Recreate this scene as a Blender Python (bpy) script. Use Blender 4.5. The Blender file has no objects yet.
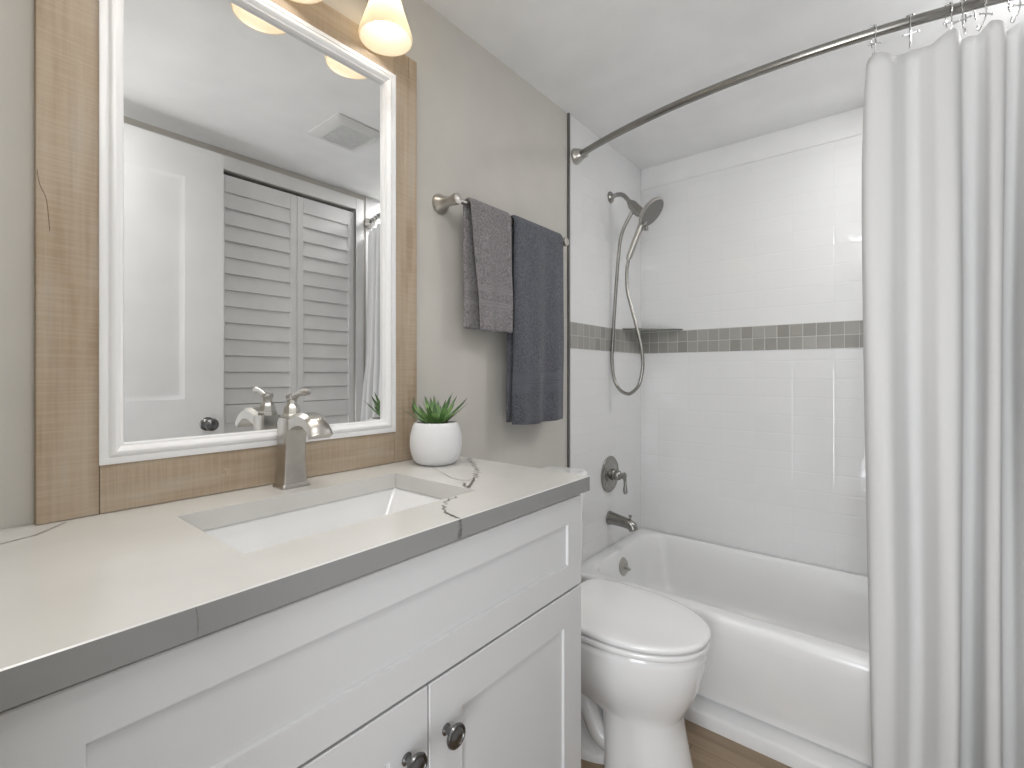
import bpy, bmesh, math, random
from mathutils import Vector, Matrix
R = math.radians
PI = math.pi
S = bpy.context.scene
COL = S.collection
random.seed(7)

# ------------------------------------------------------------------ camera
cam_d = bpy.data.cameras.new('camera')
cam = bpy.data.objects.new('camera', cam_d)
COL.objects.link(cam)
cam.location = (1.107, 0.0, 1.246)
cam.rotation_euler = (R(90), 0, R(39.077))
cam_d.sensor_width = 36.0
cam_d.lens = 476.6 / 1024 * 36.0
cam_d.shift_y = -10.0 / 1024
cam_d.clip_start = 0.01
S.camera = cam

# ------------------------------------------------------------------ world, light, exposure
W = bpy.data.worlds.new('world')
S.world = W
W.use_nodes = True
W.node_tree.nodes['Background'].inputs[0].default_value = (0.95, 0.97, 1.0, 1)
W.node_tree.nodes['Background'].inputs[1].default_value = 1.3

CEIL = 2.366
def area(name, loc, target, sx, sy, power, color):
    d = bpy.data.lights.new(name, 'AREA')
    d.shape = 'RECTANGLE'; d.size = sx; d.size_y = sy
    d.energy = power; d.color = color
    o = bpy.data.objects.new(name, d); COL.objects.link(o)
    o.location = loc
    v = Vector(target) - Vector(loc)
    o.rotation_euler = v.to_track_quat('-Z', 'Y').to_euler()
    return o
area('hall_fill', (1.18, -0.95, 0.72), (1.0, 1.7, 1.75), 0.6, 1.2, 9.5, (0.94, 0.97, 1.0)).data.spread = R(120)  # added fill beyond the doorway, evens out the room light
area('entry_fill', (1.08, 0.17, CEIL-0.012), (1.08, 0.17, 0), 0.55, 0.26, 5.5, (1.0, 0.995, 0.985))  # unseen fill added over the entry to lift the near surfaces
area('alcove_fill', (1.41, 2.0, CEIL-0.012), (1.36, 2.0, 0), 0.18, 0.4, 6.5, (1.0, 0.995, 0.985))  # unseen fill added behind the curtain to brighten the tub alcove
BULB_STRENGTH = 9.5
LAMP_POWER = 3.4

S.view_settings.view_transform = 'Standard'
S.view_settings.look = 'None'
S.view_settings.gamma = 1.0
S.view_settings.use_curve_mapping = False
S.view_settings.exposure = 0.23

# ------------------------------------------------------------------ mesh helpers
BEVELLED = set()
def box(bm, x0, x1, y0, y1, z0, z1, bev=0.0, seg=2):
    m = Matrix.Translation(((x0+x1)/2, (y0+y1)/2, (z0+z1)/2)) @ Matrix.Diagonal((x1-x0, y1-y0, z1-z0, 1))
    r = bmesh.ops.create_cube(bm, size=1.0, matrix=m)
    if bev > 0:
        BEVELLED.add(id(bm))
        es = list({e for v in r['verts'] for e in v.link_edges})
        bmesh.ops.bevel(bm, geom=es, offset=bev, segments=seg, profile=0.5, affect='EDGES')

def loft(bm, rings, cap0=True, cap1=True, closed=False, mi=0):
    vr = [[bm.verts.new(p) for p in r] for r in rings]
    n = len(vr[0])
    pairs = list(zip(vr[:-1], vr[1:]))
    if closed: pairs.append((vr[-1], vr[0]))
    for a, b in pairs:
        for i in range(n):
            j = (i+1) % n
            f = bm.faces.new((a[i], a[j], b[j], b[i])); f.material_index = mi
    if cap0 and not closed: bm.faces.new(vr[0][::-1]).material_index = mi
    if cap1 and not closed: bm.faces.new(vr[-1]).material_index = mi
    return vr

def spline(pts, n=6):
    pts = [Vector(p) for p in pts]
    out = []
    for i in range(len(pts)-1):
        p1, p2 = pts[i], pts[i+1]
        p0 = pts[i-1] if i > 0 else 2*p1 - p2
        p3 = pts[i+2] if i+2 < len(pts) else 2*p2 - p1
        for k in range(n):
            t = k/n
            out.append(0.5*((2*p1) + (p2-p0)*t + (2*p0-5*p1+4*p2-p3)*t*t + (3*p1-p0-3*p2+p3)*t**3))
    out.append(pts[-1])
    return out

def frames(pts):
    pts = [Vector(p) for p in pts]
    T = []
    for i in range(len(pts)):
        a = pts[max(0, i-1)]; b = pts[min(len(pts)-1, i+1)]
        T.append((b-a).normalized())
    u = Vector((0, 0, 1)) if abs(T[0].z) < 0.9 else Vector((0, 1, 0))
    N = []
    n = (u - T[0]*u.dot(T[0])).normalized()
    for t in T:
        n = (n - t*n.dot(t)).normalized()
        N.append((t, n, t.cross(n)))
    return pts, N

def tube(bm, pts, r, seg=12, cap=True):
    pts, N = frames(pts)
    rs = r if isinstance(r, (list, tuple)) else [r]*len(pts)
    if len(rs) != len(pts):
        m = len(rs)-1
        q = []
        for i in range(len(pts)):
            f = i/(len(pts)-1)*m; k = min(int(f), m-1)
            q.append(rs[k]+(rs[k+1]-rs[k])*(f-k))
        rs = q
    rings = []
    for p, (t, a, b), rr in zip(pts, N, rs):
        rings.append([p + a*math.cos(2*PI*k/seg)*rr + b*math.sin(2*PI*k/seg)*rr for k in range(seg)])
    loft(bm, rings, cap, cap)

def lathe(bm, prof, origin=(0, 0, 0), axis=(0, 0, 1), seg=32, cap0=True, cap1=True):
    q = Vector((0, 0, 1)).rotation_difference(Vector(axis).normalized()).to_matrix()
    o = Vector(origin)
    rings = []
    for r, h in prof:
        r = max(r, 1e-5)
        rings.append([o + q @ Vector((r*math.cos(2*PI*k/seg), r*math.sin(2*PI*k/seg), h)) for k in range(seg)])
    loft(bm, rings, cap0, cap1)

def rrect(cx, cy, hx, hy, r, z, n=6):
    pts = []
    r = min(r, hx*0.999, hy*0.999)
    for sx, sy, a0 in ((1, 1, 0), (-1, 1, 90), (-1, -1, 180), (1, -1, 270)):
        for k in range(n+1):
            a = R(a0 + 90*k/n)
            pts.append(Vector((cx + sx*(hx-r) + r*math.cos(a), cy + sy*(hy-r) + r*math.sin(a), z)))
    return pts

def uv_sphere(bm, c, r, seg=16, sc=(1, 1, 1)):
    bmesh.ops.create_uvsphere(bm, u_segments=seg, v_segments=max(8, seg//2), radius=r,
                              matrix=Matrix.Translation(c) @ Matrix.Diagonal((*sc, 1)))

ORIGIN = {}
def obj(name, bm, mats, parent=None, origin=None, sharp=38, flat=False):
    """link bm (in world coordinates) as one mesh object under parent"""
    if not isinstance(mats, (list, tuple)): mats = [mats]
    o0 = Vector(ORIGIN[parent.as_pointer()]) if parent else Vector(origin or (0, 0, 0))
    bmesh.ops.remove_doubles(bm, verts=bm.verts, dist=1e-6)
    bmesh.ops.recalc_face_normals(bm, faces=bm.faces)
    bmesh.ops.translate(bm, verts=bm.verts, vec=-o0)
    wn = id(bm) in BEVELLED; BEVELLED.discard(id(bm))
    me = bpy.data.meshes.new(name)
    bm.to_mesh(me); bm.free()
    for m in mats: me.materials.append(m)
    if not flat:
        for p in me.polygons: p.use_smooth = True
        me.set_sharp_from_angle(angle=R(sharp))
    o = bpy.data.objects.new(name, me); COL.objects.link(o)
    if wn:
        m_ = o.modifiers.new('flat_faces', 'WEIGHTED_NORMAL'); m_.keep_sharp = True
    if parent: o.parent = parent
    else: o.location = o0
    ORIGIN[o.as_pointer()] = tuple(o0)
    return o

def thing(name, label, cat, loc, group=None):
    o = bpy.data.objects.new(name, None); COL.objects.link(o)
    o.empty_display_size = 0.05
    o.location = loc; o['label'] = label; o['category'] = cat
    if group: o['group'] = group
    ORIGIN[o.as_pointer()] = tuple(loc)
    return o

def tag(o, label, cat, group=None):
    o['label'] = label; o['category'] = cat
    if group: o['group'] = group
    return o

def struct(name, bm, mats, label=None, cat=None, parent=None, origin=(0, 0, 0), **k):
    o = obj(name, bm, mats, parent, origin, **k)
    o['kind'] = 'structure'
    if label: o['label'] = label
    if cat: o['category'] = cat
    return o
def B(): return bmesh.new()

# ------------------------------------------------------------------ materials
class NT:
    def __init__(s, name):
        s.m = bpy.data.materials.new(name); s.m.use_nodes = True
        s.t = s.m.node_tree; s.n = s.t.nodes
        s.p = s.n['Principled BSDF']
    def add(s, typ, **props):
        n = s.n.new(typ)
        for k, v in props.items(): setattr(n, k, v)
        return n
    def link(s, a, b): s.t.links.new(a, b)
    def obj_coord(s, scale=(1, 1, 1), loc=(0, 0, 0)):
        tc = s.add('ShaderNodeTexCoord'); mp = s.add('ShaderNodeMapping')
        mp.inputs['Scale'].default_value = scale; mp.inputs['Location'].default_value = loc
        s.link(tc.outputs['Object'], mp.inputs['Vector']); return mp.outputs['Vector']
    def noise(s, vec, scale, detail=3, rough=0.5):
        n = s.add('ShaderNodeTexNoise'); n.inputs['Scale'].default_value = scale
        n.inputs['Detail'].default_value = detail; n.inputs['Roughness'].default_value = rough
        s.link(vec, n.inputs['Vector']); return n.outputs['Fac']
    def ramp(s, fac, stops):
        r = s.add('ShaderNodeValToRGB'); e = r.color_ramp.elements
        while len(e) < len(stops): e.new(0.5)
        for k, (p, c) in enumerate(stops): e[k].position = p; e[k].color = (*c, 1)
        s.link(fac, r.inputs['Fac']); return r.outputs['Color']
    def bump(s, h, strength=0.2, dist=0.01, prev=None):
        b = s.add('ShaderNodeBump'); b.inputs['Strength'].default_value = strength
        b.inputs['Distance'].default_value = dist
        s.link(h, b.inputs['Height'])
        if prev: s.link(prev, b.inputs['Normal'])
        s.link(b.outputs['Normal'], s.p.inputs['Normal']); return b.outputs['Normal']
    def math(s, op, a, b=None):
        n = s.add('ShaderNodeMath', operation=op)
        for k, x in enumerate((a, b)):
            if x is None: continue
            if isinstance(x, (int, float)): n.inputs[k].default_value = x
            else: s.link(x, n.inputs[k])
        return n.outputs[0]
    def mix(s, fac, a, b):
        n = s.add('ShaderNodeMix', data_type='RGBA')
        for i, x in ((0, fac), (6, a), (7, b)):
            if isinstance(x, (int, float)): n.inputs[i].default_value = x
            elif isinstance(x, tuple): n.inputs[i].default_value = (*x, 1)
            else: s.link(x, n.inputs[i])
        return n.outputs[2]

def mat(name, col, rough=0.5, metal=0.0, vary=0.03, nscale=6.0, bump=0.0, bscale=80.0, coat=0.0, spec=None):
    t = NT(name)
    v = t.obj_coord()
    f = t.noise(v, nscale, 2)
    c0 = tuple(x*(1-vary) for x in col); c1 = tuple(min(1, x*(1+vary)) for x in col)
    t.link(t.ramp(f, [(0.3, c0), (0.7, c1)]), t.p.inputs['Base Color'])
    t.p.inputs['Roughness'].default_value = rough
    t.p.inputs['Metallic'].default_value = metal
    if coat: t.p.inputs['Coat Weight'].default_value = coat
    if spec is not None: t.p.inputs['Specular IOR Level'].default_value = spec
    if bump: t.bump(t.noise(v, bscale, 3), bump, 0.002)
    return t.m

M = {}
M['paint'] = mat('greige_wall_paint', (0.60, 0.578, 0.535), 0.75, bump=0.12, bscale=220)
M['ceiling'] = mat('ceiling_paint', (0.86, 0.86, 0.858), 0.85, bump=0.12, bscale=160)
M['white_paint'] = mat('white_semi_gloss_paint', (0.78, 0.78, 0.78), 0.4, bump=0.04, bscale=60)
M['moulding_white'] = mat('bright_white_moulding_paint', (0.90, 0.90, 0.905), 0.35, vary=0.02)
M['closet_white'] = mat('closet_white_paint', (0.88, 0.88, 0.88), 0.45)
M['vanity'] = mat('vanity_white_lacquer', (0.61, 0.61, 0.615), 0.38, vary=0.01)
M['ceramic'] = mat('white_vitreous_china', (0.87, 0.87, 0.87), 0.12, vary=0.01, coat=0.3)
M['acrylic'] = mat('white_tub_enamel', (0.86, 0.86, 0.86), 0.16, vary=0.01)
M['nickel'] = mat('brushed_nickel', (0.52, 0.50, 0.465), 0.32, 1.0, vary=0.05, nscale=40)
M['nickel_dark'] = mat('aged_nickel', (0.34, 0.33, 0.31), 0.24, 1.0, vary=0.06, nscale=40)
M['chrome'] = mat('polished_chrome', (0.72, 0.72, 0.72), 0.12, 1.0, vary=0.02)
M['pewter'] = mat('dark_pewter', (0.20, 0.20, 0.20), 0.22, 1.0, vary=0.08, nscale=60)
M['edge_metal'] = mat('anodised_edge_metal', (0.23, 0.23, 0.225), 0.35, 1.0, vary=0.04)
M['closet_shade'] = mat('dark_closet_shade', (0.06, 0.06, 0.06), 0.9)  # near-black colour stands for the shade inside the closet
M['pot'] = mat('matte_white_pot', (0.78, 0.78, 0.79), 0.7, vary=0.03, bump=0.15, bscale=90)
M['soil'] = mat('dark_soil', (0.035, 0.026, 0.018), 0.95, vary=0.4, nscale=150, bump=0.6, bscale=200)
M['vein'] = mat('charcoal_quartz_vein', (0.13, 0.125, 0.12), 0.35, vary=0.4, nscale=120)
M['nozzle'] = mat('grey_spray_face', (0.20, 0.195, 0.185), 0.4, 0.6, vary=0.3, nscale=260, bump=0.5, bscale=300)
M['rubber'] = mat('dark_rubber', (0.03, 0.03, 0.03), 0.6)
M['grille'] = mat('vent_grille_plastic', (0.70, 0.70, 0.69), 0.5)

def quartz(name, c, edge=False):
    t = NT(name)
    v = t.obj_coord()
    f = t.noise(v, 5.0, 4, 0.55)
    a = tuple(x*0.95 for x in c); b = tuple(min(1, x*1.04) for x in c)
    t.link(t.ramp(f, [(0.32, a), (0.68, b)]), t.p.inputs['Base Color'])
    t.p.inputs['Roughness'].default_value = 0.22
    return t.m
M['quartz'] = quartz('cream_quartz', (0.675, 0.665, 0.64))
M['quartz_edge'] = quartz('grey_quartz_edge', (0.25, 0.25, 0.246))  # darker grey for the front and right end faces

def wood(name, axis):
    t = NT(name)
    across, along = 75.0, 2.2
    sc = [across]*3; sc[axis] = along
    v = t.obj_coord(tuple(sc))
    f = t.noise(v, 1.0, 5, 0.6)
    sc2 = [24.0]*3; sc2[axis] = 4.5
    g = t.noise(t.obj_coord(tuple(sc2), (3.1, 1.7, 0.4)), 1.0, 3, 0.55)
    sc3 = [9.0]*3; sc3[axis] = 260.0
    h = t.noise(t.obj_coord(tuple(sc3)), 1.0, 2, 0.5)         # saw marks across the grain
    c1 = t.ramp(f, [(0.33, (0.31, 0.225, 0.15)), (0.50, (0.43, 0.33, 0.23)), (0.66, (0.51, 0.41, 0.305))])
    c2 = t.ramp(g, [(0.30, (0.32, 0.23, 0.15)), (0.45, (0.43, 0.335, 0.235)), (0.58, (0.46, 0.375, 0.28)), (0.72, (0.50, 0.45, 0.375))])
    c = t.mix(0.6, c1, c2)
    hm = t.ramp(h, [(0.45, (0, 0, 0)), (0.62, (1, 1, 1))])
    c = t.mix(t.math('MULTIPLY', hm, 0.16), c, (0.62, 0.54, 0.44))
    t.link(c, t.p.inputs['Base Color'])
    t.p.inputs['Roughness'].default_value = 0.62
    nb = t.bump(f, 0.25, 0.0015)
    t.bump(h, 0.12, 0.001, nb)
    return t.m
M['wood_v'] = wood('rough_sawn_pine_upright', 2)
M['wood_h'] = wood('rough_sawn_pine_rail', 1)
M['wood_knot'] = mat('pine_knot', (0.47, 0.37, 0.27), 0.6, vary=0.25, nscale=90)
M['wood_crack'] = mat('dark_wood_crack', (0.20, 0.14, 0.09), 0.8)

def tile(name, axes, w, h, ou, ov, c1, c2, grout, mortar, rough, bstr, bias=0.0):
    """stack-bond tile on the plane of two object axes"""
    t = NT(name)
    tc = t.add('ShaderNodeTexCoord'); sp = t.add('ShaderNodeSeparateXYZ'); cb = t.add('ShaderNodeCombineXYZ')
    t.link(tc.outputs['Object'], sp.inputs[0])
    t.link(t.math('SUBTRACT', sp.outputs[axes[0]], ou), cb.inputs[0])
    t.link(t.math('SUBTRACT', sp.outputs[axes[1]], ov), cb.inputs[1])
    def brick(m, sm):
        b = t.add('ShaderNodeTexBrick'); b.offset = 0.0; b.squash = 1.0
        t.link(cb.outputs[0], b.inputs['Vector'])
        b.inputs['Scale'].default_value = 1.0
        b.inputs['Mortar Size'].default_value = m; b.inputs['Mortar Smooth'].default_value = sm
        b.inputs['Brick Width'].default_value = w; b.inputs['Row Height'].default_value = h
        b.inputs['Bias'].default_value = bias
        b.inputs['Color1'].default_value = (*c1, 1); b.inputs['Color2'].default_value = (*c2, 1)
        b.inputs['Mortar'].default_value = (*grout, 1)
        return b
    b = brick(mortar, 0.1)
    t.link(b.outputs['Color'], t.p.inputs['Base Color'])
    t.p.inputs['Roughness'].default_value = rough
    b2 = brick(mortar*4.0, 1.0)
    inv = t.math('SUBTRACT', 1.0, b2.outputs['Fac'])
    nb = t.bump(inv, bstr, 0.0016)
    t.bump(t.noise(t.obj_coord(), 9.0, 2), 0.10, 0.01, nb)
    return t
WT = ((0.77, 0.77, 0.77), (0.785, 0.785, 0.785), (0.755, 0.755, 0.75))
M['tile_back'] = tile('white_wall_tile_back', (0, 2), 0.157, 0.083, 0.576-1.57, 1.472-1.66, *WT, 0.0010, 0.045, 0.22).m
M['tile_side'] = tile('white_wall_tile_side', (1, 2), 0.157, 0.083, 2.478-1.57, 1.472-1.66, *WT, 0.0010, 0.045, 0.22).m
MO = ((0.27, 0.26, 0.235), (0.37, 0.36, 0.33), (0.52, 0.515, 0.50))
M['mosaic_back'] = tile('grey_mosaic_back', (0, 2), 0.0512, 0.0575, 0.978-1.024, 1.357, *MO, 0.0013, 0.3, 0.4).m
M['mosaic_side'] = tile('grey_mosaic_side', (1, 2), 0.0512, 0.0575, 2.478-1.024, 1.357, *MO, 0.0013, 0.3, 0.4).m

def planks():
    t = NT('brown_vinyl_plank')
    tc = t.add('ShaderNodeTexCoord')
    b = t.add('ShaderNodeTexBrick'); b.offset = 0.37
    t.link(tc.outputs['Object'], b.inputs['Vector'])
    b.inputs['Scale'].default_value = 1.0
    b.inputs['Brick Width'].default_value = 0.9; b.inputs['Row Height'].default_value = 0.125
    b.inputs['Mortar Size'].default_value = 0.0012
    b.inputs['Color1'].default_value = (0.22, 0.155, 0.095, 1); b.inputs['Color2'].default_value = (0.34, 0.25, 0.165, 1)
    b.inputs['Mortar'].default_value = (0.07, 0.05, 0.03, 1)
    f = t.noise(t.obj_coord((2.2, 34, 1)), 1.0, 4, 0.6)
    c = t.mix(0.45, b.outputs['Color'], t.ramp(f, [(0.3, (0.15, 0.10, 0.06)), (0.7, (0.40, 0.30, 0.20))]))
    t.link(c, t.p.inputs['Base Color']); t.p.inputs['Roughness'].default_value = 0.4
    t.bump(f, 0.15, 0.001)
    return t.m
M['planks'] = planks()

def terry(name, col, bands):
    """looped towel cloth; bands = list of (z0, z1) flat woven bands in object z"""
    t = NT(name)
    v = t.obj_coord()
    n1 = t.noise(v, 150, 3, 0.75); n2 = t.noise(v, 22, 3)
    tc = t.add('ShaderNodeTexCoord'); sp = t.add('ShaderNodeSeparateXYZ'); t.link(tc.outputs['Object'], sp.inputs[0])
    z = sp.outputs[2]
    bm_ = None
    for z0, z1 in bands:
        q = t.math('MULTIPLY', t.math('GREATER_THAN', z, z0), t.math('LESS_THAN', z, z1))
        bm_ = q if bm_ is None else t.math('MAXIMUM', bm_, q)
    d = tuple(x*0.50 for x in col); l = tuple(x*1.6 for x in col)
    c = t.ramp(n1, [(0.3, d), (0.7, l)])
    c2 = t.mix(t.math('MULTIPLY', n2, 0.4), c, d)
    flatc = tuple(x*1.15 for x in col)
    c3 = t.mix(t.math('MULTIPLY', bm_, 0.85), c2, flatc)
    t.link(c3, t.p.inputs['Base Color'])
    t.p.inputs['Roughness'].default_value = 1.0
    t.p.inputs['Specular IOR Level'].default_value = 0.1
    t.p.inputs['Sheen Weight'].default_value = 0.25
    inv = t.math('SUBTRACT', 1.0, bm_)
    rib = t.math('MULTIPLY', t.math('SINE', t.math('MULTIPLY', z, 900.0)), t.math('MULTIPLY', bm_, 0.25))
    h = t.math('ADD', t.math('MULTIPLY', n1, inv), rib)
    t.bump(h, 0.9, 0.005)
    return t.m
M['hand_terry'] = terry('mauve_grey_terry', (0.25, 0.232, 0.242), [(1.508, 1.527), (1.462, 1.482)])
M['bath_terry'] = terry('slate_terry', (0.115, 0.119, 0.140), [(1.178, 1.252)])

def curtain_cloth():
    t = NT('white_waffle_cloth')
    tc = t.add('ShaderNodeTexCoord')
    ck = t.add('ShaderNodeTexVoronoi', feature='F1'); ck.inputs['Scale'].default_value = 150
    mp = t.add('ShaderNodeMapping'); mp.inputs['Scale'].default_value = (1, 1, 1)
    t.link(tc.outputs['Object'], mp.inputs['Vector']); t.link(mp.outputs['Vector'], ck.inputs['Vector'])
    t.p.inputs['Base Color'].default_value = (0.84, 0.84, 0.84, 1)
    t.p.inputs['Roughness'].default_value = 0.85
    t.p.inputs['Subsurface Weight'].default_value = 0.0
    t.bump(ck.outputs['Distance'], 0.12, 0.002)
    tr = t.add('ShaderNodeBsdfTranslucent'); tr.inputs['Color'].default_value = (0.84, 0.84, 0.84, 1)
    mx = t.add('ShaderNodeMixShader'); mx.inputs[0].default_value = 0.22
    t.link(t.p.outputs[0], mx.inputs[1]); t.link(tr.outputs[0], mx.inputs[2])
    t.link(mx.outputs[0], t.n['Material Output'].inputs['Surface'])
    return t.m
M['curtain'] = curtain_cloth()

def mirror_mat():
    t = NT('silvered_glass')
    t.p.inputs['Base Color'].default_value = (0.86, 0.865, 0.865, 1)
    t.p.inputs['Metallic'].default_value = 1.0; t.p.inputs['Roughness'].default_value = 0.0
    return t.m
M['mirror'] = mirror_mat()

def shade_mat():
    t = NT('frosted_lamp_glass')
    for n in list(t.n):
        if n.type == 'BSDF_PRINCIPLED': t.n.remove(n)
    d = t.add('ShaderNodeBsdfDiffuse'); d.inputs['Color'].default_value = (0.66, 0.60, 0.50, 1)
    tr = t.add('ShaderNodeBsdfTranslucent'); tr.inputs['Color'].default_value = (0.84, 0.76, 0.62, 1)
    mx = t.add('ShaderNodeMixShader'); mx.inputs[0].default_value = 0.62
    t.link(d.outputs[0], mx.inputs[1]); t.link(tr.outputs[0], mx.inputs[2])
    em = t.add('ShaderNodeEmission'); em.inputs['Color'].default_value = (1.0, 0.84, 0.60, 1); em.inputs['Strength'].default_value = 0.12
    ad = t.add('ShaderNodeAddShader'); t.link(mx.outputs[0], ad.inputs[0]); t.link(em.outputs[0], ad.inputs[1])
    t.link(ad.outputs[0], t.n['Material Output'].inputs['Surface'])
    return t.m
M['shade'] = shade_mat()
def bulb_mat():
    t = NT('lit_bulb')
    t.p.inputs['Emission Color'].default_value = (1.0, 0.975, 0.94, 1)
    t.p.inputs['Emission Strength'].default_value = BULB_STRENGTH
    return t.m
M['bulb'] = bulb_mat()

def glass_mat():
    t = NT('clear_shelf_glass')
    t.p.inputs['Base Color'].default_value = (0.75, 0.80, 0.78, 1)
    t.p.inputs['Transmission Weight'].default_value = 0.85
    t.p.inputs['Roughness'].default_value = 0.05
    return t.m
M['glass'] = glass_mat()

def leaf_mat():
    t = NT('succulent_leaf')
    v = t.obj_coord()
    f = t.noise(v, 60, 3)
    at = t.add('ShaderNodeAttribute', attribute_name='tip')
    c = t.ramp(f, [(0.35, (0.10, 0.22, 0.06)), (0.65, (0.24, 0.42, 0.14))])
    c2 = t.mix(at.outputs['Fac'], c, (0.05, 0.075, 0.05))
    t.link(c2, t.p.inputs['Base Color']); t.p.inputs['Roughness'].default_value = 0.4
    return t.m
M['leaf'] = leaf_mat()

# ------------------------------------------------------------------ the setting
CZ = CEIL            # ceiling
RW = 1.53           # right wall
BW = 2.478          # tiled back wall
EY = 0.015          # entry wall
TY = 1.744          # tile begins

b = B(); box(b, -0.1, 1.70, -1.4, 2.6, -0.06, 0.0); struct('floor', b, M['planks'], 'brown wood-look plank floor', 'floor')
b = B(); box(b, -0.1, 1.70, -0.12, 2.6, CZ, CZ+0.06); struct('ceiling', b, M['ceiling'], 'plain white ceiling', 'ceiling')
b = B(); box(b, -0.1, 0.0, -0.12, 2.6, 0.0, CZ); struct('wall_left', b, M['paint'], 'greige painted wall behind the mirror and towels', 'wall')
b = B(); box(b, 0.0, RW, BW, 2.6, 0.0, CZ); struct('wall_back', b, M['tile_back'], 'white tiled wall along the tub', 'wall')
b = B(); box(b, 0.0, 0.007, TY+0.004, BW, 0.0, CZ); struct('wall_alcove_left', b, M['tile_side'], 'white tiled end wall carrying the shower fittings', 'wall')
b = B(); box(b, RW-0.007, RW, TY+0.004, BW, 0.0, CZ); struct('wall_alcove_right', b, M['tile_side'], 'white tiled end wall behind the curtain', 'wall')
b = B()                                            # doorway wall the photo is taken through
box(b, 0.0, 0.70, -0.10, EY, 0, CZ); box(b, 0.70, RW, -0.10, EY, 2.06, CZ)
struct('wall_entry', b, M['paint'], 'greige wall with the doorway', 'wall')
CY0, CY1, CTOP = 0.905, 1.672, 2.262               # closet opening
b = B()
box(b, RW, 1.70, -0.12, CY0, 0, CZ); box(b, RW, 1.70, CY0, CY1, CTOP, CZ); box(b, RW, 1.70, CY1, 2.6, 0, CZ)
struct('wall_right', b, M['paint'], 'greige wall around the louvered closet', 'wall')
b = B(); box(b, 1.66, 1.70, CY0, CY1, 0, CTOP); struct('wall_closet', b, M['closet_shade'], 'closet back coloured dark for the shade inside', 'wall')
# mosaic bands and edge trim
b = B(); box(b, 0.0075, RW-0.0075, BW-0.0022, BW, 1.357, 1.472); struct('trim_1', b, M['mosaic_back'], 'grey mosaic band along the long tub wall', 'trim')
b = B(); box(b, 0.007, 0.0092, TY+0.006, BW-0.0022, 1.357, 1.472); struct('trim_2', b, M['mosaic_side'], 'grey mosaic band on the shower end wall', 'trim')
b = B(); box(b, 0.0, 0.0105, TY-0.006, TY+0.004, 0.0, CZ, 0.001); struct('trim_3', b, M['edge_metal'], 'dark metal strip edging the tile', 'trim')
b = B(); box(b, 0.0075, RW-0.0075, BW-0.005, BW, 2.252, CZ-0.0005, 0.002); struct('trim_5', b, M['white_paint'], 'thin white band at the top of the tiled wall', 'trim')  # plain white strip, slightly proud of the tile
# closet casing
def casing_bm():
    b = B()
    for y0, y1, z0, z1 in ((CY0-0.075, CY0, 0, CTOP+0.07), (CY1, CY1+0.055, 0, CTOP+0.07), (CY0, CY1, CTOP, CTOP+0.07)):
        box(b, RW-0.016, RW-0.0003, y0, y1, z0, z1, 0.004)
    return b
struct('trim_4', casing_bm(), M['closet_white'], 'white casing around the louvered closet', 'trim')
b = B(); box(b, 0.0002, 0.013, 1.03, TY-0.008, 0.0, 0.09, 0.003); struct('baseboard_left', b, M['white_paint'], 'white baseboard behind the toilet', 'baseboard')

def louver_leaf(name, y0, y1, label):
    root = thing(name, label, 'closet door', (RW+0.018, (y0+y1)/2, 0.012)); root['kind'] = 'structure'
    xa, xb = RW+0.004, RW+0.032
    z0, z1 = 0.012, CTOP-0.018
    st = 0.036
    for ya, yb in ((y0, y0+st), (y1-st, y1)):
        b = B(); box(b, xa, xb, ya, yb, z0, z1, 0.002); obj('stile', b, M['closet_white'], root)
    rails = ((z0, z0+0.14), (1.0, 1.09), (z1-0.085, z1))
    for za, zb in rails:
        b = B(); box(b, xa, xb, y0+st, y1-st, za, zb, 0.002); obj('rail', b, M['closet_white'], root)
    b = B()
    for za, zb in ((rails[0][1], rails[1][0]), (rails[1][1], rails[2][0])):
        n = round((zb-za)/0.0795); p = (zb-za)/n
        for k in range(n):
            z = za + p*k
            ring = []
            for y in (y0+st, y1-st):
                # each slat leans out at its lower edge and overlaps the one below it
                ring.append([Vector((xa+0.0005, y, z+0.004)), Vector((xa+0.006, y, z+0.002)),
                             Vector((xa+0.020, y, z+p+0.006)), Vector((xa+0.014, y, z+p+0.008))])
            loft(b, ring)
    obj('slats', b, M['closet_white'], root)
    return root
louver_leaf('door_2', CY0+0.004, 1.3115, 'louvered closet leaf beside the open door, seen in the mirror')
louver_leaf('door_3', 1.3135, CY1-0.002, 'louvered closet leaf nearest the shower, seen in the mirror')

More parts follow.
